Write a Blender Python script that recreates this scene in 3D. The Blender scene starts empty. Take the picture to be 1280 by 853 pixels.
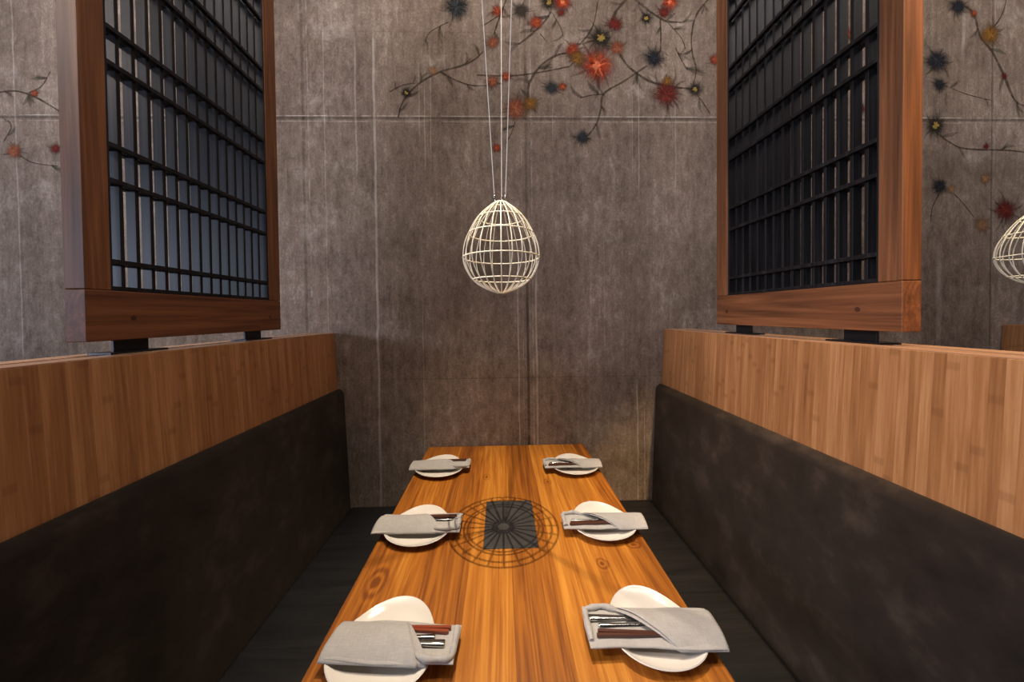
import bpy, bmesh, math, random
from mathutils import Vector, Matrix
rnd = random.Random(7)
scene = bpy.context.scene
COL = scene.collection
PI = math.pi

# ------------------------------------------------------------------ helpers
class MB:
    """collects shapes, builds ONE mesh object"""
    def __init__(self):
        self.v = []; self.f = []; self.c = None
    def add(self, vs, fs):
        n = len(self.v)
        self.v += [tuple(p) for p in vs]
        self.f += [tuple(i + n for i in f) for f in fs]
        return self
    def box(self, x0, x1, y0, y1, z0, z1):
        vs = [(x, y, z) for z in (z0, z1) for y in (y0, y1) for x in (x0, x1)]
        return self.add(vs, [(0,2,3,1),(4,5,7,6),(0,1,5,4),(2,6,7,3),(0,4,6,2),(1,3,7,5)])
    def prism_y(self, poly, y0, y1):
        """polygon in XZ extruded along Y"""
        n = len(poly)
        vs = [(x, y0, z) for x, z in poly] + [(x, y1, z) for x, z in poly]
        fs = [tuple(range(n)), tuple(range(2*n-1, n-1, -1))]
        fs += [(i, (i+1) % n, n+(i+1) % n, n+i) for i in range(n)]
        return self.add(vs, fs)
    def tube(self, pts, r, n=8, closed=False, cap=True, flat=1.0):
        pts = [Vector(p) for p in pts]; m = len(pts)
        rr = r if isinstance(r, (list, tuple)) else [r]*m
        vs = []; ref = None
        for i, p in enumerate(pts):
            a = pts[(i-1) % m] if (closed or i > 0) else p
            b = pts[(i+1) % m] if (closed or i < m-1) else p
            t = (b-a).normalized()
            if ref is None:
                ref = Vector((0,0,1)) if abs(t.z) < .9 else Vector((1,0,0))
            u = (ref - t*ref.dot(t)).normalized(); w = t.cross(u); ref = u
            for k in range(n):
                A = 2*PI*k/n + PI/n
                vs.append(p + u*(math.cos(A)*rr[i]*flat) + w*(math.sin(A)*rr[i]))
        fs = []
        for i in range(m if closed else m-1):
            for k in range(n):
                j = (i+1) % m
                fs.append((i*n+k, i*n+(k+1) % n, j*n+(k+1) % n, j*n+k))
        if cap and not closed:
            fs.append(tuple(range(n-1, -1, -1))); fs.append(tuple((m-1)*n+k for k in range(n)))
        return self.add(vs, fs)
    def grid(self, fn, nu, nv, wrap_v=False):
        vs = [fn(i/nu, j/nv) for i in range(nu+1) for j in range(nv if wrap_v else nv+1)]
        s = nv if wrap_v else nv+1
        fs = []
        for i in range(nu):
            for j in range(nv):
                a, b = i*s+j, i*s+(j+1) % s
                fs.append((a, b, b+s, a+s))
        return self.add(vs, fs)
    def build(self, name, mat, parent=None, bevel=0, seg=2, smooth=True, solid=0, loc=None, sub=0):
        me = bpy.data.meshes.new(name)
        me.from_pydata(self.v, [], self.f); me.validate()
        bm = bmesh.new(); bm.from_mesh(me)
        bmesh.ops.recalc_face_normals(bm, faces=bm.faces)
        if smooth:
            for fc in bm.faces: fc.smooth = True
            for e in bm.edges:
                if len(e.link_faces) == 2 and e.calc_face_angle(0) > math.radians(40): e.smooth = False
        bm.to_mesh(me); bm.free()
        o = bpy.data.objects.new(name, me); COL.objects.link(o)
        me.materials.append(mat)
        if parent: o.parent = parent
        if loc: o.location = loc
        if solid:
            m = o.modifiers.new('solid', 'SOLIDIFY'); m.thickness = solid; m.offset = 0
        if bevel:
            m = o.modifiers.new('bevel', 'BEVEL'); m.width = bevel; m.segments = seg; m.limit_method = 'ANGLE'
            m.angle_limit = math.radians(35); m.harden_normals = True
        if sub:
            m = o.modifiers.new('sub', 'SUBSURF'); m.levels = sub; m.render_levels = sub
        return o

def tag(o, label=None, cat=None, group=None, kind=None):
    if label: o['label'] = label
    if cat: o['category'] = cat
    if group: o['group'] = group
    if kind: o['kind'] = kind
    return o
def thing(name, loc, label, cat, group=None, rz=0):
    o = bpy.data.objects.new(name, None); COL.objects.link(o)
    o.location = loc; o.rotation_euler = (0, 0, rz); o.empty_display_size = .1
    return tag(o, label, cat, group)
def dup(root, loc=None, rz=None):
    def rec(o, par):
        c = o.copy(); COL.objects.link(c)
        if par: c.parent = par
        for ch in o.children: rec(ch, c)
        return c
    r = rec(root, None)
    if loc is not None: r.location = loc
    if rz is not None: r.rotation_euler = (0, 0, rz)
    return r

# ------------------------------------------------------------------ materials (all procedural)
class N:
    """a tiny expression wrapper over shader nodes"""
    def __init__(self, nt, sock): self.nt = nt; self.s = sock
    def _m(self, op, a, b=None, c=None, clamp=False):
        n = self.nt.nodes.new('ShaderNodeMath'); n.operation = op; n.use_clamp = clamp
        for i, x in enumerate((a, b, c)):
            if x is None: continue
            if isinstance(x, N): self.nt.links.new(x.s, n.inputs[i])
            else: n.inputs[i].default_value = x
        return N(self.nt, n.outputs[0])
    def __add__(s, o): return s._m('ADD', s, o)
    def __radd__(s, o): return s._m('ADD', o, s)
    def __sub__(s, o): return s._m('SUBTRACT', s, o)
    def __rsub__(s, o): return s._m('SUBTRACT', o, s)
    def __mul__(s, o): return s._m('MULTIPLY', s, o)
    def __rmul__(s, o): return s._m('MULTIPLY', o, s)
    def __truediv__(s, o): return s._m('DIVIDE', s, o)
    def abs(s): return s._m('ABSOLUTE', s)
    def floor(s): return s._m('FLOOR', s)
    def fract(s): return s._m('FRACT', s)
    def clamp(s): return s._m('ADD', s, 0.0, clamp=True)
    def max(s, o): return s._m('MAXIMUM', s, o)
    def min(s, o): return s._m('MINIMUM', s, o)
    def lt(s, o): return s._m('LESS_THAN', s, o)
    def gt(s, o): return s._m('GREATER_THAN', s, o)
    def ss(s, a, b, lo=0.0, hi=1.0):
        n = s.nt.nodes.new('ShaderNodeMapRange'); n.interpolation_type = 'SMOOTHSTEP'
        s.nt.links.new(s.s, n.inputs[0])
        for i, x in enumerate((a, b, lo, hi)): n.inputs[i+1].default_value = x
        return N(s.nt, n.outputs[0])

class Mat:
    def __init__(self, name):
        self.m = bpy.data.materials.new(name); self.m.use_nodes = True
        self.nt = self.m.node_tree; self.b = self.nt.nodes['Principled BSDF']
        self.co = None
    def coord(self):
        if self.co is None:
            n = self.nt.nodes.new('ShaderNodeTexCoord'); self.co = n.outputs['Object']
        return self.co
    def xyz(self):
        n = self.nt.nodes.new('ShaderNodeSeparateXYZ'); self.nt.links.new(self.coord(), n.inputs[0])
        return [N(self.nt, o) for o in n.outputs]
    def vec(self, x, y, z):
        n = self.nt.nodes.new('ShaderNodeCombineXYZ')
        for i, a in enumerate((x, y, z)):
            if isinstance(a, N): self.nt.links.new(a.s, n.inputs[i])
            else: n.inputs[i].default_value = a
        return n.outputs[0]
    def noise(self, scale=(1,1,1), detail=4, rough=.55, vec=None, dist=0, off=(0,0,0)):
        mp = self.nt.nodes.new('ShaderNodeMapping'); mp.inputs['Scale'].default_value = scale; mp.inputs['Location'].default_value = off
        self.nt.links.new(vec if vec is not None else self.coord(), mp.inputs[0])
        n = self.nt.nodes.new('ShaderNodeTexNoise'); n.inputs['Scale'].default_value = 1
        n.inputs['Detail'].default_value = detail; n.inputs['Roughness'].default_value = rough; n.inputs['Distortion'].default_value = dist
        self.nt.links.new(mp.outputs[0], n.inputs['Vector'])
        return N(self.nt, n.outputs[0])
    def rand(self, x):
        n = self.nt.nodes.new('ShaderNodeTexWhiteNoise'); n.noise_dimensions = '1D'
        self.nt.links.new(x.s, n.inputs['W']); return N(self.nt, n.outputs[0])
    def ramp(self, fac, stops):
        n = self.nt.nodes.new('ShaderNodeValToRGB'); r = n.color_ramp
        while len(r.elements) < len(stops): r.elements.new(.5)
        for e, (p, c) in zip(r.elements, stops): e.position = p; e.color = (*c, 1)
        self.nt.links.new(fac.s, n.inputs[0]); return n.outputs[0]
    def mix(self, fac, a, b, mode='MIX'):
        n = self.nt.nodes.new('ShaderNodeMix'); n.data_type = 'RGBA'; n.blend_type = mode
        for s, x in ((n.inputs[0], fac), (n.inputs[6], a), (n.inputs[7], b)):
            if isinstance(x, N): self.nt.links.new(x.s, s)
            elif isinstance(x, (int, float)): s.default_value = x
            elif isinstance(x, tuple): s.default_value = (*x, 1)
            else: self.nt.links.new(x, s)
        return n.outputs[2]
    def bump(self, h, strength=.3, dist=.002):
        n = self.nt.nodes.new('ShaderNodeBump'); n.inputs['Strength'].default_value = strength; n.inputs['Distance'].default_value = dist
        self.nt.links.new(h.s, n.inputs['Height']); self.nt.links.new(n.outputs[0], self.b.inputs['Normal'])
    def set(self, **k):
        for a, v in k.items():
            s = self.b.inputs[a.replace('_', ' ')]
            if isinstance(v, N): self.nt.links.new(v.s, s)
            elif isinstance(v, bpy.types.NodeSocket): self.nt.links.new(v, s)
            elif isinstance(v, tuple): s.default_value = (*v, 1)
            else: s.default_value = v
        return self

def S(r, g, b):
    f = lambda c: (c/255/12.92) if c/255 <= .04045 else ((c/255+.055)/1.055)**2.4
    return (f(r), f(g), f(b))

def plain(name, col, rough=.5, metal=0, var=.12, scale=40, bump=0, **k):
    m = Mat(name); n = m.noise((scale,)*3, 3)
    m.set(Base_Color=m.ramp(n, [(.3, tuple(c*(1-var) for c in col)), (.7, tuple(min(1, c*(1+var)) for c in col))]), Roughness=rough, Metallic=metal, **k)
    if bump: m.bump(n, bump, .001)
    return m.m

def wood(name, dark, mid, light, axis, rough=.45, fine=1.0, planks=None, strength=1.0, knots=(), spec=.5):
    """long grain along axis (0,1,2); planks = (axis across, width) gives boards of their own tone"""
    m = Mat(name); X = m.xyz()
    sc = [34*fine]*3; sc[axis] = 1.3*fine
    sf = [190*fine]*3; sf[axis] = 5*fine
    v = None
    if planks:
        ax, w = planks
        idx = ((X[ax] + 50*w)/w).floor()
        r = m.rand(idx + .37); r2 = m.rand(idx + 7.77)
        c = list(X); c[axis] = c[axis] + r*9.0; c[(axis+1) % 3 if (axis+1) % 3 != ax else (axis+2) % 3] = r2*5.0
        v = m.vec(*c)
    big = m.noise([s*.22 for s in sc], 3, .5, v, 1.2)
    g = m.noise(sc, 5, .6, v, .9)
    f = m.noise(sf, 3, .6, v)
    rings = ((big*9.0).fract()-.5).abs()*2.0
    t = g*.5 + f*.22 + rings*.16*strength + big*.12
    if planks: t = t + (r-.5)*.2
    for kx, ky, rx, ry in knots:
        dx = (X[0] - kx + (big-.5)*.03)/rx; dy = (X[1] - ky + (g-.5)*.03)/ry
        d = dx._m('SQRT', dx*dx + dy*dy)
        ring = d._m('SINE', d*16.0 + big*6.0)
        t = t + d.ss(.2, 1.0, 1, 0)*(ring*.11 - .07) - d.ss(.1, .34, 1, 0)*.10
    m.set(Base_Color=m.ramp(t, [(.30, dark), (.5, mid), (.70, light)]), Roughness=rough, Specular_IOR_Level=spec)
    h = f + rings*.3
    if planks:
        e = (((X[ax] + 50*w)/w).fract()-.5).abs().ss(.485, .5)
        h = h - e*2.0
    m.bump(h, .12, .0008)
    return m

M = {}
# --- concrete back wall, with board seams, plaster joints and lime runs
def concrete():
    m = Mat('board marked concrete'); x, y, z = m.xyz()
    blot = m.noise((1.1, 1, 1.3), 6, .62)
    streak = m.noise((5.5, 1, .35), 5, .6, off=(3, 0, 0))
    fine = m.noise((26, 1, 11), 5, .7)
    grit = m.noise((120, 1, 80), 3, .6)
    thread = m.noise((60, 1, 1.6), 4, .6, off=(7, 1, 2))
    t = blot*.34 + streak*.22 + fine*.34 + grit*.26 + (thread-.5)*.10 - .08
    col = m.ramp(t, [(.32, S(70, 58, 49)), (.45, S(119, 103, 91)), (.55, S(148, 131, 118)), (.68, S(198, 181, 166))])
    wob = (m.noise((2, 1, 6), 3, .5) - .5)*.03
    edge = m.noise((9, 1, 9), 4, .7)
    def ln(c, p, w): return ((c - p).abs()).ss(w*.4, w, 1, 0)
    # recessed joints (dark) with pale lips
    dark = ln(z, 2.616, .009) + ln(x + wob*.15, -1.095, .010)*.8 + ln(x + wob*.15, .155, .010)*z.ss(1.5, 1.9, 1.5, .6) + ln(x + wob*.2, 2.917, .006)
    dark = dark + ln(z + wob*.1, 1.135, .004)*.35 + ln(z, 3.10, .004)*.25*ln(x, -.5, .75)
    pale = (ln(z + wob*.1, 2.631, .0035) + ln(z + wob*.1, 2.600, .0035)*.6)*edge.ss(.38, .6)*1.1
    pale = pale + (ln(x, -1.068, .004) + ln(x, .185, .005) + ln(x, .128, .003)*.7 + ln(x, 2.932, .004))*edge.ss(.4, .62)*.6
    # lime runs: x, z top, z bottom, half width, strength
    for x0, z1, z0, w, s in ((-.803,3.05,2.30,.006,.45), (-.700,3.12,.36,.008,.75), (-.448,2.95,2.5,.003,.5), (-.418,2.84,2.35,.003,.6),
            (-.384,2.99,2.4,.003,.5), (.10,1.80,.62,.004,.7), (.205,1.95,.62,.006,.65), (.806,2.87,2.2,.004,.55), (.769,2.84,2.3,.003,.4),
            (.79,1.10,.34,.004,.55), (.83,1.0,.34,.003,.4), (.52,1.75,1.42,.004,.4), (-.978,3.2,.48,.003,.35), (-.445,1.6,.46,.003,.4),
            (-2.652,3.3,1.3,.005,.5), (2.739,3.3,3.0,.012,.5), (.31,2.76,2.5,.003,.4), (.60,2.0,1.3,.003,.35), (-.30,3.3,2.8,.003,.3), (2.60,1.9,1.3,.02,.25), (1.02,2.9,2.1,.003,.35)):
        band = z.ss(z0-.08, z0+.08)*z.ss(z1-.1, z1+.05, 1, 0)
        pale = pale + ln(x + wob*.5, x0, w*1.15)*band*(s*1.0)
    pale = (pale*(fine*1.4)).clamp()
    # scuffed plaster blooms
    bloom = (m.noise((2.6, 1, 3.0), 8, .8, off=(9, 0, 4)).ss(.50, .72))*.42*(fine.ss(.35, .65)*.7 + .3)
    col = m.mix((dark*(.25 + edge*.5)).clamp(), col, S(62, 54, 48))
    col = m.mix((pale*.8 + bloom).clamp(), col, S(214, 204, 194))
    smudge = m.noise((1.7, 1, 2.3), 7, .7, off=(2, 0, 11)).ss(.50, .70)*(grit*.6 + .5)
    col = m.mix((smudge*.5).clamp(), col, S(72, 60, 50))
    # pinholes
    pin = m.noise((70, 1, 70), 2, .5, off=(5, 0, 8)).ss(.70, .78)
    col = m.mix(pin*.6, col, S(52, 46, 42))
    m.set(Base_Color=col, Roughness=.85, Specular_IOR_Level=.25)
    m.bump(fine*.6 + grit*.6 - dark*1.2 + pale*.4, .5, .004)
    return m.m
M['concrete'] = concrete()

def bamboo():
    m = Mat('bamboo panel'); x, y, z = m.xyz()
    w = .021
    i = ((y + 9)/w).floor(); r = m.rand(i + .21); r2 = m.rand(i + 3.3)
    v = m.vec(x + r*3.0, y, z + r2*7.0)
    g = m.noise((90, 150, 3.2), 4, .6, v); g2 = m.noise((20, 30, .8), 3, .5, v)
    node_ = (((z + r*.9)/.31).fract()-.5).abs().ss(.015, .04, 1, 0)*r2.gt(.45)
    edge = (((y + 9)/w).fract()-.5).abs().ss(.47, .5)
    t = g*.5 + g2*.38 + (r-.5)*.13 + .06
    col = m.ramp(t, [(.28, S(126, 80, 46)), (.48, S(162, 110, 68)), (.68, S(192, 140, 94))])
    col = m.mix(node_*.28, col, S(104, 64, 36)); col = m.mix(edge*.16, col, S(92, 56, 30))
    m.set(Base_Color=col, Roughness=.38); m.bump(g, .06, .0005)
    return m.m
M['bamboo'] = bamboo()
def bamboo_edge():
    m = Mat('bamboo ply edge'); g = m.noise((160, 3, 160), 4)
    m.set(Base_Color=m.ramp(g, [(.3, S(160, 116, 86)), (.7, S(204, 162, 128))]), Roughness=.22); return m.m
M['edge'] = bamboo_edge()
M['post'] = wood('walnut post', S(74, 46, 30), S(120, 76, 48), S(158, 106, 70), 2, rough=.55, strength=.7, spec=.3).m
M['rail'] = wood('walnut rail', S(70, 43, 28), S(116, 72, 45), S(152, 100, 66), 1, rough=.55, strength=.7, spec=.3).m
M['dark_wood'] = plain('stained plinth', S(34, 26, 22), .6)
t_ = wood('teak boards', S(112, 58, 13), S(164, 98, 27), S(200, 134, 50), 1, rough=.4, fine=1.5, planks=(0, .1271), strength=.8,
          knots=((.178, .30, .035, .045), (-.385, -.245, .05, .10), (.275, -.20, .03, .045), (.40, -.12, .05, .035), (-.10, .36, .03, .05)))
M['teak'] = t_.m
M['table_base'] = plain('black steel base', S(24, 23, 23), .5, .6)
def velvet():
    m = Mat('velvet'); a = m.noise((5, 5, 5), 5, .65); b = m.noise((18, 11, 11), 4, .6)
    f = m.noise((500, 500, 500), 2)
    m.set(Base_Color=m.ramp(a*.6 + b*.4, [(.32, S(25, 20, 17)), (.52, S(41, 34, 29)), (.7, S(68, 58, 50))]), Roughness=.85,
          Sheen_Weight=.16, Sheen_Roughness=.5, Sheen_Tint=S(190, 165, 140), Specular_IOR_Level=.15)
    m.bump(f*.4 + b, .25, .002); return m.m
M['velvet'] = velvet()
def leather():
    m = Mat('black leather'); x, y, z = m.xyz()
    c = m.noise((1.6, 22, 6), 4, .6, dist=.8); p = m.noise((300, 300, 300), 2)
    m.set(Base_Color=m.ramp(c, [(.3, S(20, 19, 20)), (.7, S(36, 35, 36))]), Roughness=m.noise((6, 12, 6), 3)*.25 + .32)
    m.bump(c*1.0 + p*.12, .35, .004); return m.m
M['leather'] = leather()
M['lattice'] = wood('black stained slats', S(13, 13, 15), S(24, 23, 26), S(46, 44, 49), 2, rough=.45, spec=.3).m
M['steel_black'] = plain('black powder coated steel', S(26, 27, 32), .35, .3)
M['plug'] = plain('wooden plug', S(66, 36, 22), .5)
M['ivory'] = plain('ivory enamelled wire', S(250, 240, 216), .4, 0, .05)
M['cable'] = plain('steel cable', S(235, 232, 226), .5, 0, .05)
M['chrome'] = plain('bright steel', S(190, 188, 184), .2, 1, .05)
M['porcelain'] = plain('white glazed porcelain', S(218, 212, 203), .16, 0, .02, 8)
def linen():
    m = Mat('grey linen'); x, y, z = m.xyz()
    wv = m.noise((700, 60, 60), 2) + m.noise((60, 700, 60), 2); b = m.noise((14, 14, 14), 4)
    m.set(Base_Color=m.ramp(wv*.35 + b*.3, [(.3, S(150, 146, 143)), (.7, S(180, 176, 172))]), Roughness=.9, Sheen_Weight=.1, Specular_IOR_Level=.1)
    m.bump(wv*.25 + b*1.2, .3, .0010); return m.m
M['linen'] = linen()
M['chop_lit'] = wood('light reddened chopstick wood', S(84, 34, 20), S(128, 58, 36), S(156, 80, 52), 0, rough=.3).m  # same chopstick wood, with the reddish reflected light put into its colour
M['chop_dark'] = wood('dark brown chopstick wood', S(46, 26, 20), S(76, 46, 36), S(104, 68, 54), 0, rough=.3).m
M['slate'] = plain('black slate', S(50, 48, 46), .6, 0, .25, 30, .1)
M['floor'] = plain('dark floor', S(40, 36, 33), .6, 0, .2, 6)
M['ceiling'] = plain('dark ceiling', S(46, 42, 40), .9, 0, .1, 6)
def paint():
    m = Mat('mural paint')
    a = m.nt.nodes.new('ShaderNodeAttribute'); a.attribute_name = 'col'
    n = m.noise((90, 1, 60), 4, .65); n2 = m.noise((9, 1, 9), 4, .6)
    al = N(m.nt, a.outputs['Alpha'])*(n.ss(.25, .5)*.55 + .45)*(n2.ss(.28, .5)*.4 + .6)
    m.set(Base_Color=a.outputs['Color'], Roughness=.85, Alpha=al, Specular_IOR_Level=.2)
    return m.m
M['paint'] = paint()

# ------------------------------------------------------------------ the room
WALL_Y = 1.93; CEIL = 3.92; TOP = 0.75
wall = MB().box(-7, 8, WALL_Y, WALL_Y+.2, 0, CEIL).build('wall_back', M['concrete'], smooth=False); tag(wall, kind='structure')
fl = MB().box(-9, 9, -8, WALL_Y, -.1, 0).build('floor', M['floor'], smooth=False); tag(fl, kind='structure')
ce = MB().box(-9, 9, -8, WALL_Y, CEIL, CEIL+.1).build('ceiling', M['ceiling'], smooth=False); tag(ce, kind='structure')

# painted flowers and branches on the concrete (wall coordinates x, z in metres)
FLOWERS=[(0.564,2.921,0.092,'O'),(0.429,3.006,0.041,'o'),(0.456,2.961,0.041,'y'),(0.682,3.022,0.041,'f'),(0.59,3.08,0.060,'k'),(0.674,3.157,0.041,'m'),(0.895,2.964,0.051,'n'),(0.852,3.191,0.032,'k'),(0.989,3.283,0.046,'O'),(0.956,3.224,0.032,'m'),(0.968,2.76,0.074,'m'),(0.973,2.838,0.028,'y'),(1.134,2.788,0.037,'k'),(0.307,2.793,0.037,'b'),(0.367,2.8,0.023,'o'),(0.101,2.674,0.060,'f'),(0.183,2.702,0.041,'y'),(0.22,3.161,0.037,'o'),(0.294,3.274,0.041,'k'),(0.372,3.275,0.046,'O'),(0.362,3.217,0.023,'m'),(0.48,2.512,0.037,'b'),(1.25,2.958,0.028,'o'),(-0.228,3.241,0.064,'b'),(0.001,3.222,0.032,'o'),(-0.027,3.047,0.032,'f'),(-0.368,2.885,0.023,'p'),(-0.518,2.761,0.028,'k'),(-0.034,2.827,0.032,'f'),(0.048,2.856,0.028,'o'),(-0.011,2.453,0.023,'o'),(0.134,3.223,0.041,'d'),(2.7,3.28,0.046,'n'),(2.798,3.24,0.018,'o'),(2.897,3.115,0.055,'y'),(2.576,2.959,0.064,'n'),(2.592,2.824,0.037,'n'),(2.987,2.878,0.018,'m'),(2.57,2.587,0.055,'k'),(2.879,2.465,0.018,'m'),(2.597,2.231,0.041,'n'),(2.876,2.273,0.028,'p'),(3.001,2.088,0.064,'m'),(2.859,2.004,0.041,'p'),(2.67,2.212,0.023,'p'),(-2.542,2.746,0.018,'o'),(-2.662,2.432,0.037,'f'),(-2.441,2.446,0.028,'m'),(2.026,3.116,0.037,'o'),(2.119,2.683,0.028,'m'),(1.84,3.215,0.032,'k')]
BRANCHES=[([(-0.567,2.618),(-0.546,2.694),(-0.497,2.766),(-0.422,2.829),(-0.327,2.879),(-0.201,2.916),(-0.123,2.956),(-0.082,2.997)],0.0110),([(-0.327,2.879),(-0.233,2.83),(-0.148,2.804),(-0.062,2.804)],0.0074),([(-0.612,2.765),(-0.54,2.802),(-0.463,2.815)],0.0069),([(-0.124,2.862),(0.021,2.859),(0.13,2.864),(0.281,2.888),(0.414,2.916)],0.0092),([(0.169,2.711),(0.17,2.781),(0.184,2.833),(0.24,2.914),(0.328,2.974),(0.401,2.992)],0.0138),([(0.696,2.986),(0.746,2.918),(0.825,2.859),(0.899,2.824),(1.02,2.801),(1.109,2.793)],0.0138),([(0.857,2.923),(0.727,2.836),(0.606,2.763),(0.587,2.676),(0.561,2.59),(0.512,2.526)],0.0101),([(0.606,2.758),(0.537,2.753),(0.463,2.735)],0.0060),([(0.772,3.312),(0.859,3.241),(0.933,3.192),(0.977,3.174),(1.063,3.17)],0.0138),([(0.933,3.192),(0.937,3.083),(0.932,2.987)],0.0092),([(1.227,3.317),(1.147,3.218),(1.117,3.107),(1.119,2.998),(1.142,2.903),(1.127,2.82)],0.0092),([(1.141,2.766),(1.188,2.702),(1.225,2.647)],0.0074),([(0.975,3.169),(1.054,3.084),(1.081,3.016)],0.0055),([(1.021,3.029),(1.053,2.961),(1.095,2.893)],0.0064),([(0.578,3.309),(0.554,3.174),(0.521,3.101),(0.466,3.038)],0.0083),([(0.753,3.311),(0.674,3.22),(0.641,3.125)],0.0161),([(0.307,3.225),(0.265,3.162),(0.187,3.089),(0.118,3.035)],0.0110),([(0.312,3.216),(0.361,3.131),(0.374,3.082)],0.0055),([(0.242,3.099),(0.278,3.054)],0.0060),([(0.058,3.303),(0.006,3.168),(-0.022,3.087)],0.0092),([(0.095,2.602),(0.076,2.543),(0.039,2.475)],0.0060),([(-0.269,3.161),(-0.378,3.102),(-0.41,3.039)],0.0055),([(-0.085,3.136),(-0.035,3.168),(0.02,3.204)],0.0060),([(2.739,3.281),(2.798,3.24),(2.838,3.11),(2.912,3.018),(2.987,2.878),(3.053,2.738),(3.132,2.696)],0.0138),([(2.57,2.549),(2.658,2.489),(2.756,2.451),(3.012,2.442),(3.136,2.428)],0.0092),([(2.597,2.188),(2.554,2.104),(2.545,2.019)],0.0064),([(2.685,2.188),(2.75,2.122),(2.814,2.042)],0.0055),([(2.592,2.834),(2.744,2.774),(2.915,2.733)],0.0055),([(2.872,3.134),(2.935,3.181),(2.978,3.256),(2.997,3.339)],0.0074),([(-2.745,2.75),(-2.643,2.759),(-2.538,2.725),(-2.409,2.647)],0.0101),([(-2.662,2.432),(-2.571,2.371),(-2.427,2.349)],0.0055),([(-2.453,2.873),(-2.507,2.786),(-2.588,2.746)],0.0064),([(-2.72,2.48),(-2.675,2.559),(-2.691,2.602)],0.0055)]

class Paint:
    def __init__(s): s.v = []; s.f = []; s.c = []; s.d = WALL_Y - .0012
    def tri(s, pts, cols):
        s.d -= 2e-7
        n = len(s.v); s.v += [(x, s.d, z) for x, z in pts]; s.c += cols; s.f.append(tuple(range(n, n+len(pts))))
    def strip(s, L, R, cols):
        s.d -= 2e-7
        n = len(s.v)
        for a, b, c in zip(L, R, cols):
            s.v += [(a[0], s.d, a[1]), (b[0], s.d, b[1])]; s.c += [c, c]
        for i in range(len(L)-1): s.f.append((n+2*i, n+2*i+1, n+2*i+3, n+2*i+2))
    def petal(s, x, z, ang, r0, r1, w, col, a0, a1, bend=0.0):
        L = []; R = []; cs = []
        for k, (t, ww) in enumerate(((0, .35), (.3, .9), (.6, 1.0), (.85, .6), (1, .08))):
            A = ang + bend*t*t; r = r0 + (r1-r0)*t
            cx, cz = x + math.cos(A)*r, z + math.sin(A)*r
            nx, nz = -math.sin(A)*w*ww, math.cos(A)*w*ww
            L.append((cx+nx, cz+nz)); R.append((cx-nx, cz-nz)); cs.append((*col, a0 + (a1-a0)*t))
        s.strip(L, R, cs)
    def blob(s, x, z, r, col, a):
        s.d -= 2e-7
        n = len(s.v); K = 18
        s.v.append((x, s.d, z)); s.c.append((*col, a))
        for k in range(K):
            q = r*rnd.uniform(.85, 1.15); A = 2*PI*k/K
            s.v.append((x+q*math.cos(A), s.d, z+q*math.sin(A))); s.c.append((*col, 0.0))
        for k in range(K): s.f.append((n, n+1+k, n+1+(k+1) % K))
    def build(s, name):
        me = bpy.data.meshes.new(name); me.from_pydata(s.v, [], s.f)
        at = me.color_attributes.new('col', 'FLOAT_COLOR', 'POINT')
        for i, c in enumerate(s.c): at.data[i].color = c
        me.materials.append(M['paint'])
        o = bpy.data.objects.new(name, me); COL.objects.link(o); return o
PAL = {'O': (S(206,76,40), S(244,140,92), S(120,34,24)), 'o': (S(190,78,46), S(220,120,78), S(110,44,30)), 'f': (S(176,96,66), S(206,136,100), S(120,66,46)),
       'y': (S(158,106,46), S(190,142,70), S(110,76,36)), 'k': (S(58,54,42), S(172,140,74), S(44,40,34)), 'm': (S(126,42,36), S(160,66,54), S(84,34,32)),
       'n': (S(38,41,50), S(66,72,82), S(30,31,36)), 'b': (S(52,58,64), S(88,96,100), S(40,42,44)), 'p': (S(178,134,96), S(200,160,120), S(140,104,74)),
       'd': (S(70,62,54), S(92,82,70), S(56,50,46))}
STEM = S(80, 67, 55); LEAF = S(78, 70, 56)
mural = Paint()
def smooth_path(pts, n=6):
    P = [Vector(p) for p in pts]; out = []
    for i in range(len(P)-1):
        p0, p1, p2, p3 = P[max(i-1, 0)], P[i], P[i+1], P[min(i+2, len(P)-1)]
        for k in range(n):
            t = k/n
            out.append(.5*((2*p1) + (p2-p0)*t + (2*p0-5*p1+4*p2-p3)*t*t + (3*p1-p0-3*p2+p3)*t**3))
    out.append(P[-1]); return out
def leaf(x, z, ang, ln, w, a=.6):
    mural.petal(x, z, ang, 0, ln, w, tuple(c*rnd.uniform(.8, 1.3) for c in LEAF), a*.9, a*.6, rnd.uniform(-.5, .5))
for pts, w in BRANCHES:
    P = smooth_path([(a, b) for a, b in pts]); n = len(P); L = []; R = []; cs = []
    for i, p in enumerate(P):
        t = (P[min(i+1, n-1)] - P[max(i-1, 0)]).normalized(); nn = Vector((-t.y, t.x))
        ww = w*.5*rnd.uniform(.75, 1.2)*(1 if i < n*.8 else .75)
        L.append(p+nn*ww); R.append(p-nn*ww); cs.append((*STEM, rnd.uniform(.55, .8) if 0 < i < n-1 else .15))
        if i % 7 == 3 and rnd.random() < .75:
            A = math.atan2(t.y, t.x) + rnd.choice((-1, 1))*rnd.uniform(.5, 1.0)
            ln = rnd.uniform(.05, .11)
            leaf(p.x, p.y, A, ln, ln*.10, .5)
            if rnd.random() < .5: leaf(p.x, p.y, A+rnd.uniform(-.5, .5), ln*.8, ln*.1, .5)
    mural.strip(L, R, cs)
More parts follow.
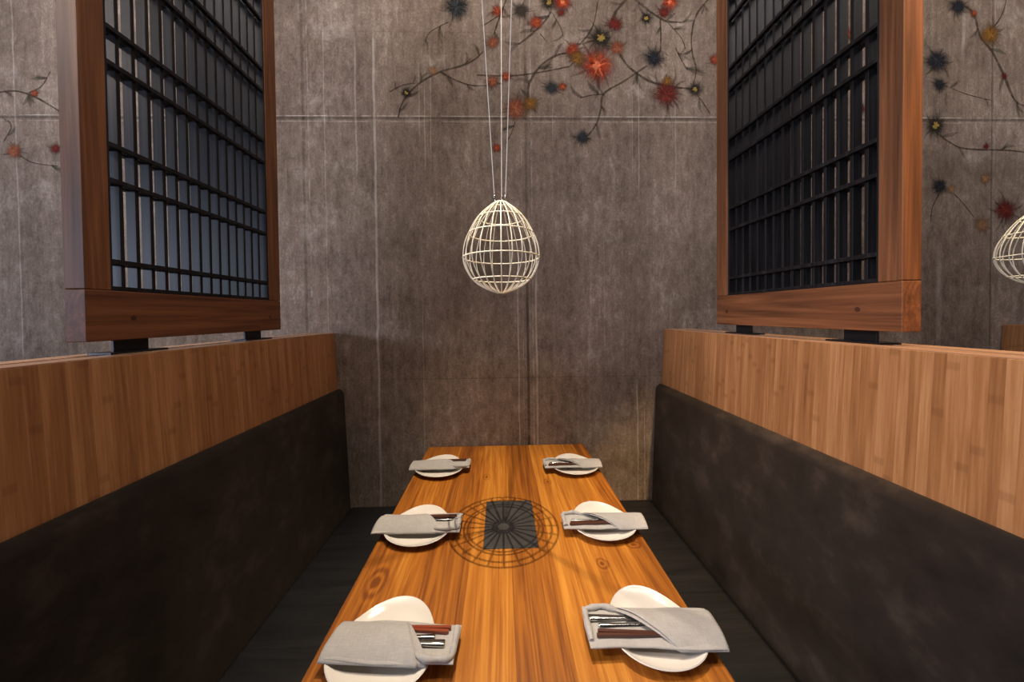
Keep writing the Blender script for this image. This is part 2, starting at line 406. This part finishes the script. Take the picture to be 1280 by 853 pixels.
for x, z, r, k in FLOWERS:
    base, hi, lo = PAL[k]
    for q in range(rnd.randint(9, 14) if r > .03 else 5):
        A = rnd.uniform(0, 2*PI); leaf(x, z, A, r*rnd.uniform(1.3, 2.5), r*.085, rnd.uniform(.25, .55))
    mural.blob(x, z, r*1.45, lo, .9); mural.blob(x, z, r*.9, base, .4)
    m_ = lambda c: tuple(v*rnd.uniform(.75, 1.2) for v in c)
    spiky = k in 'nbmkd'
    for ring, (f0, f1, cnt) in enumerate(((.45, 1.1, 40), (.3, .9, 36), (.15, .66, 28), (.03, .42, 18))):
        for q in range(cnt):
            A = 2*PI*(q + rnd.random())/cnt
            c = m_(lo if rnd.random() < .25 else (hi if rnd.random() < (.12 + .16*ring) and k != 'k' else base))
            mural.petal(x, z, A, r*f0*rnd.uniform(.7, 1), r*f1*rnd.uniform(.75, 1.12), r*rnd.uniform(.022, .042), c, .72, .3, rnd.uniform(-.8, .8))
    if k in 'kO': 
        for q in range(10):
            A = rnd.uniform(0, 2*PI); mural.petal(x, z, A, 0, r*(.42 if k == 'k' else .28), r*.1, m_(hi), .9, .8)
mo = mural.build('painted_floral_mural'); mo.parent = wall
tag(mo, 'painted red, orange and navy blossoms on thin brown branches')

# ------------------------------------------------------------------ booth benches (two stand back to back at every divider)
PITCH = 2.04; Y0 = .36; Y1 = 1.924
def bench(cx, s, label):
    """cx: middle of its booth; s = -1 left side, +1 right side"""
    t = thing('booth_bench', (cx + s*.66, 1.14, 0), label, 'bench', 'booth benches')
    ox = cx + s*.66
    def P(poly): return [(cx + s*d - ox, z) for d, z in poly]
    y0, y1 = Y0 - 1.14, Y1 - 1.14
    MB().prism_y(P([(.52, 0), (1.0, 0), (1.0, .30), (.52, .30)]), y0+.02, y1).build('plinth', M['dark_wood'], t)
    MB().prism_y(P([(.455, .30), (.872, .30), (.866, .42), (.455, .42)]), y0, y1).build('seat_cushion', M['leather'], t, bevel=.02, seg=4)
    MB().prism_y(P([(.874, .31), (.884, .31), (.9365, 1.072), (.932, 1.090), (.915, 1.091), (.899, 1.078), (.893, 1.062), (.868, .42)]), y0, y1).build('backrest', M['velvet'], t, bevel=.008, seg=3)
    MB().prism_y(P([(.886, .31), (.945, 1.408), (1.011, 1.408), (1.011, .31)]), y0, y1).build('wood_panel', M['bamboo'], t, bevel=.0015, seg=1)
    MB().prism_y(P([(.9462, 1.4082), (1.010, 1.4082), (1.010, 1.4102), (.9462, 1.4102)]), y0, y1).build('top_edge', M['edge'], t)
    return t
bench(0, -1, 'long bench at the left of the table, nearly black velvet backrest under orange bamboo panel')
bench(0, 1, 'long bench at the right of the table, grey brown velvet backrest under pale bamboo panel')
bench(-PITCH, 1, 'bench behind the left bamboo panel, of which only a pale top strip shows')
bench(PITCH, -1, 'bench behind the right bamboo panel, of which only a brown top strip shows')
bench(PITCH, 1, 'bench at the far right of the next booth, small brown corner by the concrete wall')

# ------------------------------------------------------------------ lattice screens standing on the dividers
def screen(s, ya, yb, label):
    cx = s*1.02; cy = (ya+yb)/2; zb = 1.446
    t = thing('lattice_screen', (cx, cy, 1.4102), label, 'screen')
    h = (yb-ya)/2; o = zb - 1.4102                       # local z of the rail's underside
    hx = .025
    pw = .055; pf = .072
    zr = o + .128; zt = 3.34 - 1.4102
    MB().box(-hx, hx, -h, h, o, zr).build('bottom_rail', M['rail'], t, bevel=.0025)
    MB().box(-hx, hx, -h, h, zt, zt+.12).build('top_rail', M['rail'], t, bevel=.0025)
    for a, ww in ((-h, pw), (h-pf, pf)):
        MB().box(-hx, hx, a, a+ww, zr+.0006, zt-.0006).build('post', M['post'], t, bevel=.0025)
    g0, g1 = -h+pw, h-pf; n = 15; p = (g1-g0)/n
    fins = MB()
    for k in range(1, n): fins.box(-.0135, .0135, g0+k*p-.005, g0+k*p+.005, zr+.012, zt-.001)
    fins.build('vertical_slats', M['lattice'], t, bevel=.001, seg=1)
    bars = MB()
    bars.box(-.0225, .0225, g0+.0005, g1-.0005, zr+.0005, zr+.012)
    for q in (g0+.0005, g1-.0065): bars.box(-.0225, .0225, q, q+.006, zr+.012, zt-.001)
    zs = [1.65]
    for k in range(1, 6): zs += [1.65+.302*k-.092, 1.65+.302*k]
    for zz in zs:
        zz -= 1.4102
        if zz < zt-.05:
            for q in (-1, 1): bars.box(q*.014-.0085, q*.014+.0085, g0+.006, g1-.006, zz-.0062, zz+.0062)
    bars.build('cross_bars', M['lattice'], t, bevel=.001, seg=1)
    for y in (h-.185, -h+.075):
        br = MB().box(-.0035, .0035, y, y+.088, 0, o).box(-.03, .03, y-.03, y+.118, 0, .005)
        br.build('mounting_bracket', M['steel_black'], t, bevel=.0008, seg=1)
    for q in (-1, 1):
        for y, r in ((-h+.105, .007), (h-.07, .007)):
            MB().tube([(q*(hx-.004), y, o+.058), (q*(hx+.0006), y, o+.058)], r, 16).build('wooden_plug', M['plug'], t)
    return t
screen(-1, .832, 1.546, 'walnut framed black lattice screen above the left bench')
screen(1, .808, 1.524, 'walnut framed black lattice screen above the right bench')

# ------------------------------------------------------------------ dining table
TX = .0235
tb = thing('dining_table', (TX, 1.19, 0), 'long teak board table between the two benches', 'table')
TY0, TY1 = .50, 1.922
MB().box(-.4445, .4445, TY0-1.19, TY1-1.19, TOP-.042, TOP).build('tabletop', M['teak'], tb, bevel=.003)
for y in (-.42, .40):
    MB().box(-.05, .05, y-.05, y+.05, .02, TOP-.062).build('pedestal', M['table_base'], tb, bevel=.004)
    MB().box(-.30, .30, y-.04, y+.04, TOP-.062, TOP-.042).build('top_bracket', M['table_base'], tb, bevel=.003)
    MB().box(-.30, .30, y-.06, y+.06, 0, .02).build('foot', M['table_base'], tb, bevel=.004)
ip = MB().box(-.0895, .0895, 1.066-1.19, 1.341-1.19, TOP-.002, TOP+.0012).build('inset_plate', M['slate'], tb, bevel=.0004, seg=1)
tag(ip, 'black rectangular plate in the middle of the tabletop')

# ------------------------------------------------------------------ place settings
def plate_mesh(R, th0, amp):
    prof = [(0, .003), (.5, .003), (.53, 0), (.58, 0), (.62, .004), (.80, .011), (.97, .0195), (1.0, .0225), (.985, .0242), (.955, .0225), (.85, .0150), (.72, .0112), (.5, .0098), (.25, .0092), (0, .009)]
    mb = MB(); K = 72
    def fn(u, v):
        i = round(u*(len(prof)-1)); f, z = prof[i]
        A = 2*PI*v
        rr = R*(1 + amp*math.cos(3*(A-th0)) + .012*math.cos(2*(A-th0-.5)))
        e = f*f
        r = f*(R*(1-e) + rr*e)
        return (r*math.cos(A), r*math.sin(A), z + (.0025*math.cos(3*(A-th0))*f**4 if f > .7 else 0))
    mb.grid(fn, len(prof)-1, K, wrap_v=True)
    return mb
def wr(x, y, k):   # cloth ripples
    return (math.sin(23*x + 41*y + k)*.5 + math.sin(61*x - 33*y + 2.1*k)*.3 + math.sin(97*x + 120*y + .7*k)*.2)
def napkin(loc, rz, L, W, k, label, c0, c1, skew):
    t = thing('folded_napkin', loc, label, 'napkin', 'folded napkins on the plates', rz)
    zb = .0250; th = .008
    def sx(x, y): return x + skew*y*max(0, -x/(L/2))          # the closed end is cut on a slant
    # lower folds of the cloth
    def lo(u, v):
        A = 2*PI*v; c, s_ = math.cos(A), math.sin(A)
        e = lambda q, p: math.copysign(abs(q)**p, q)
        x = -L/2 + u*L; taper = 1 - .06*math.cos(u*7+k)
        y = W/2*e(c, .35)*taper
        z = zb + th/2 + th/2*e(s_, .6)*(1 if 0 < u < 1 else .5) + .0012*wr(x, y, k) - .0022*(abs(x)/(L/2))**2*0
        return (sx(x, y) + .003*math.sin(y*60+k)*(u-.5), y, z)
    b = MB(); b.grid(lo, 28, 40, wrap_v=True)
    b.f.append(tuple(range(39, -1, -1))); b.f.append(tuple(28*40+i for i in range(40)))
    b.build('lower_fold', M['linen'], t)
    # the pocket that covers the cutlery, cut off on a diagonal
    def pk(off, h, grow, x0):
        def fn(u, v):
            cut = c0 + (c1-c0)*v + off*(.15 + .85*v)
            a = -L/2 - .004 if x0 is None else cut - x0
            x = a + u*(cut-a); q = 2*v-1
            y = -(W/2+grow)*q*(1 - .05*(1-u))
            ar = (1 - abs(q)**2.6)*(.75 + .25*u)
            z = zb + .001 + (th + h)*ar + .0026*wr(x, y, k+1)*ar + .002*u*u*ar
            return (sx(x, y), y, z)
        return fn
    MB().grid(pk(0, .0105, .004, None), 26, 22).build('pocket_fold', M['linen'], t, solid=.0016)
    MB().grid(pk(.022, .0085, .002, .07), 12, 22).build('inner_fold', M['linen'], t, solid=.0014)
    # rolled hem along the near edge and across the open end
    y_ = -W/2 + .006
    pts = [(c1-.045, y_+.016, zb+th-.002), (c1-.01, y_+.008, zb+th+.001), (c1+.02, y_-.001, zb+th+.004), (L/2-.03, y_+.001, zb+th+.003), (L/2-.009, y_+.006, zb+th+.002),
           (L/2-.006, y_+.02, zb+th+.001), (L/2-.0065, 0, zb+th), (L/2-.007, W/2-.012, zb+th)]
    sp = smooth_path(pts, 5)
    mb = MB(); mb.tube(sp, [(.0065 + .0012*math.sin(i*.8+k))*min(1, .2 + i/9) for i in range(len(sp))], 12)
    mb.build('rolled_hem', M['linen'], t)
    return t, zb + th
def chopstick(L=.205):
    mb = MB(); mb.tube([(0, 0, 0), (.003, 0, 0), (.10, 0, 0), (L, 0, 0)], [.0036, .0048, .0042, .0022], 4)
    return mb
def knife():
    mb = MB()
    mb.tube([(0, 0, 0), (.002, 0, 0), (.03, 0, 0), (.07, 0, 0), (.085, 0, 0)], [.006, .0084, .0078, .0060, .0046], 12, flat=.55)
    mb.grid(lambda u, v: (.084 + u*.1, (.5-v)*.016*(1 - .6*max(0, u-.7)/.3), .0), 10, 3)
    return mb
def fork():
    mb = MB()
    mb.tube([(0, 0, 0), (.002, 0, 0), (.04, 0, 0), (.09, 0, 0), (.12, 0, .001)], [.0035, .0052, .0040, .0026, .0028], 10, flat=.5)
    mb.tube([(.118, 0, .001), (.126, 0, .0005), (.14, 0, -.0005)], [.003, .009, .009], 10, flat=.18)
    for q in (-.0072, -.0024, .0024, .0072): mb.tube([(.139, q, -.0005), (.165, q, .001), (.18, q, .002)], [.0014, .0013, .0007], 6)
    return mb
protos = {}
def copy_mesh(key, name, mb_fn, mat):
    if key not in protos:
        protos[key] = mb_fn().build(name, mat); return protos[key]
    o = protos[key].copy(); COL.objects.link(o); return o

SETTINGS = [   # side, row, plate centre, R, peak angle, napkin centre, turn, L, W, cutlery
    (-1, 'nearest the camera',    (-.266, .745), .116, 78, (-.243, .739), -4, .280, .094, 3),
    ( 1, 'nearest the camera',    ( .347, .765), .106, 92, ( .334, .752), 180-3, .296, .100, 3),
    (-1, 'in the middle row',     (-.292, 1.168), .113, 84, (-.290, 1.166), -1, .286, .100, 2),
    ( 1, 'in the middle row',     ( .347, 1.166), .110, 95, ( .346, 1.152), 180-1, .280, .088, 2),
    (-1, 'at the far end', (-.302, 1.628), .116, 80, (-.296, 1.628), 1, .278, .096, 1),
    ( 1, 'at the far end', ( .346, 1.614), .110, 96, ( .333, 1.606), 180, .272, .088, 2),
]
for i, (s, row, pc, R, pa, nc, rz, L, W, cut) in enumerate(SETTINGS):
    side = 'left' if s < 0 else 'right'
    row2 = {'nearest the camera': 'nearest', 'in the middle row': 'middle', 'at the far end': 'far'}[row]
    o = plate_mesh(R, math.radians(pa), .05).build('plate', M['porcelain'], loc=(pc[0], pc[1], TOP))
    tag(o, 'white rounded triangular plate on the %s side, %s' % (side, row), 'plate', 'white plates on the table')
    a = math.radians(rz)
    t, zt = napkin((nc[0], nc[1], TOP), a, L, W, i*1.7, 'folded grey linen napkin lying on the %s plate on the %s side' % (row2, side),
                   (.008 if s < 0 else -.045), (.066 if s < 0 else .074), .06)
    ca, sa = math.cos(a), math.sin(a)
    def put(o, lx, ly, lz, ang, label, cat, grp):
        o.location = (nc[0] + lx*ca - ly*sa, nc[1] + lx*sa + ly*ca, TOP + lz)
        o.rotation_euler = (0, 0, a + PI + math.radians(ang)); tag(o, label, cat, grp)
    where = '%s %s' % (row2, side)
    wood_k = 'chop_lit' if i == 0 else 'chop_dark'; wn = 'light-reddened brown' if i == 0 else 'dark brown'
    for q, (ly, an) in enumerate(((.029, 1.0), (.0195, -1.0))):
        o = copy_mesh(wood_k, 'chopstick', chopstick, M[wood_k])
        far = 'farther' if (q == 0) == (s < 0) else 'nearer'
        put(o, L/2-.020-.004*q, ly, zt+.0040, an, '%s chopstick in the %s napkin, of its pair the one %s from us' % (wn, where, far) if far == 'farther' else
            '%s chopstick in the %s napkin, of its pair the one nearer us' % (wn, where), 'chopstick', 'chopsticks in the napkins')
    if cut >= 2:
        o = copy_mesh('fork', 'fork', fork, M['chrome'])
        put(o, L/2-(.052 if i == 0 else .03), .0075 if i != 1 else .003, zt+.0038, 1.5, 'thin steel fork handle sticking out of the %s napkin' % where, 'fork', 'forks in the napkins')
    if cut >= 3:
        o = copy_mesh('knife', 'table_knife', knife, M['chrome'])
        put(o, L/2-(.026 if i == 0 else .010), -.008 if i != 1 else -.014, zt+.0045, .5, 'thick rounded steel knife handle in the %s napkin' % where, 'knife', 'knives in the napkins')

# ------------------------------------------------------------------ pendant lamps of bent wire
def pendant():
    t = thing('wire_pendant_lamp', (.004, 1.18, 1.575), 'egg shaped ivory wire pendant hanging above the middle of the table', 'pendant lamp', 'wire pendant lamps')
    prof = [(.003, .0165), (.014, .048), (.035, .085), (.058, .107), (.081, .121), (.104, .130), (.127, .1335), (.150, .132), (.173, .1275), (.196, .119), (.219, .108), (.242, .096), (.265, .080), (.2885, .058), (.308, .034), (.317, .0217)]
    sp = smooth_path(prof, 3)
    for k in range(24):
        A = 2*PI*k/24
        MB().tube([(r*math.cos(A), r*math.sin(A), z) for z, r in sp], .0018, 6).build('rib', M['ivory'], t)
    for z, r in ((.003, .0168), (.0497, .1003), (.1250, .1336), (.2080, .1135), (.2630, .0815), (.3165, .0220)):
        MB().tube([(r*math.cos(2*PI*j/64), r*math.sin(2*PI*j/64), z) for j in range(64)], .0022, 6, closed=True).build('ring', M['ivory'], t)
    zc = CEIL - 1.575
    for A in (200, 320, 80):
        A = math.radians(A); c, s = math.cos(A), math.sin(A)
        b = Vector((.0217*c, .0217*s, .317)); e = Vector((.132*c, .132*s, zc-.02)); d = (e-b).normalized()
        h = MB()
        u = Vector((-s, c, 0))
        q = [b + d*.006 + (d*math.cos(w)+u*math.sin(w))*.0055 for w in [2*PI*j/16 for j in range(16)]]
        h.tube(q, .0011, 6, closed=True)
        h.tube([b+d*.011, b+d*.016, b+d*.020, b+d*.030], [.0016, .0034, .0034, .0014], 10)
        h.build('hook', M['chrome'], t)
        MB().tube([b+d*.028, e], .0016, 6).build('cable', M['cable'], t)
    cn = MB()
    cn.tube([(.15*math.cos(2*PI*j/48), .15*math.sin(2*PI*j/48), zc-.015) for j in range(48)], .014, 8, closed=True)
    cn.build('ceiling_ring', M['steel_black'], t)
    return t
p0 = pendant()
p1 = dup(p0, (PITCH-.004, 1.18, 1.575))
p1['label'] = 'egg shaped ivory wire pendant cut off by the right edge of the photo'

# ------------------------------------------------------------------ light
def light(name, kind, loc, target, energy, color, **k):
    d = bpy.data.lights.new(name, kind); d.energy = energy; d.color = color
    for a, v in k.items(): setattr(d, a, v)
    o = bpy.data.objects.new(name, d); COL.objects.link(o); o.location = loc
    o.rotation_euler = (Vector(target) - Vector(loc)).to_track_quat('-Z', 'Y').to_euler()
    return o
WARM = (1, .83, .62)
for dx, e in ((0, 410), (PITCH, 420), (-PITCH, 420)):
    light('booth_spot', 'SPOT', (dx+.012, 1.185, 3.86), (dx+.012, 1.185, 0), e, WARM, spot_size=math.radians(40), spot_blend=1, shadow_soft_size=.0065)
# tall strip of windows far to the left behind the camera
light('window_daylight', 'AREA', (-7.0, -3.6, 2.25), (-.6, 1.3, 1.5), 300, (.68, .78, 1), shape='RECTANGLE', size=5, size_y=.8)
# wall washers along the ceiling
light('wall_washer', 'AREA', (.1, .55, 3.86), (.1, 1.93, 1.3), 78, (1, .88, .80), shape='RECTANGLE', size=7, size_y=.15)
light('left_divider_fill', 'AREA', (-1.80, .7, 3.8), (-1.80, .7, 0), 26, (1, .93, .93), shape='RECTANGLE', size=.3, size_y=1.6, spread=math.radians(40))  # added fill that brightens the left divider top, no known fixture
light('right_bench_fill', 'SPOT', (-3.2, -.5, 3.8), (.95, .95, 1.17), 640, (1, .88, .82), spot_size=math.radians(25), spot_blend=.9, shadow_soft_size=.25)  # added soft fill aimed at the right backrest and bamboo panel
# aisle downlight to the right of the camera
light('aisle_spot', 'SPOT', (1.10, -.45, 3.86), (1.04, .80, 1.75), 420, (1, .66, .32), spot_size=math.radians(22), spot_blend=.6, shadow_soft_size=.05)
w = bpy.data.worlds.new('World'); scene.world = w; w.use_nodes = True
bg = w.node_tree.nodes['Background']; bg.inputs[0].default_value = (.9, .86, .92, 1); bg.inputs[1].default_value = .09

# ------------------------------------------------------------------ camera
cd = bpy.data.cameras.new('camera'); cam = bpy.data.objects.new('camera', cd); COL.objects.link(cam)
pitch, yaw, roll = [math.radians(a) for a in (.87, 1.46, .66)]
F = Vector((math.sin(yaw)*math.cos(pitch), math.cos(yaw)*math.cos(pitch), -math.sin(pitch)))
Rr = F.cross(Vector((0, 0, 1))).normalized(); U = Rr.cross(F)
R2 = Rr*math.cos(roll) - U*math.sin(roll); U2 = Rr*math.sin(roll) + U*math.cos(roll)
cam.matrix_world = Matrix(((R2.x, U2.x, -F.x, 0), (R2.y, U2.y, -F.y, 0), (R2.z, U2.z, -F.z, 1.5), (0, 0, 0, 1)))
cd.sensor_fit = 'HORIZONTAL'; cd.sensor_width = 36; cd.lens = 36*420/1280
cd.shift_x = .0025; cd.shift_y = -.0205; cd.clip_start = .02; cd.clip_end = 60
scene.camera = cam
scene.view_settings.view_transform = 'Standard'; scene.view_settings.look = 'None'
scene.view_settings.exposure = 0.0; scene.view_settings.gamma = 1.0
scene.cycles.transparent_max_bounces = 48
scene.cycles.max_bounces = 8
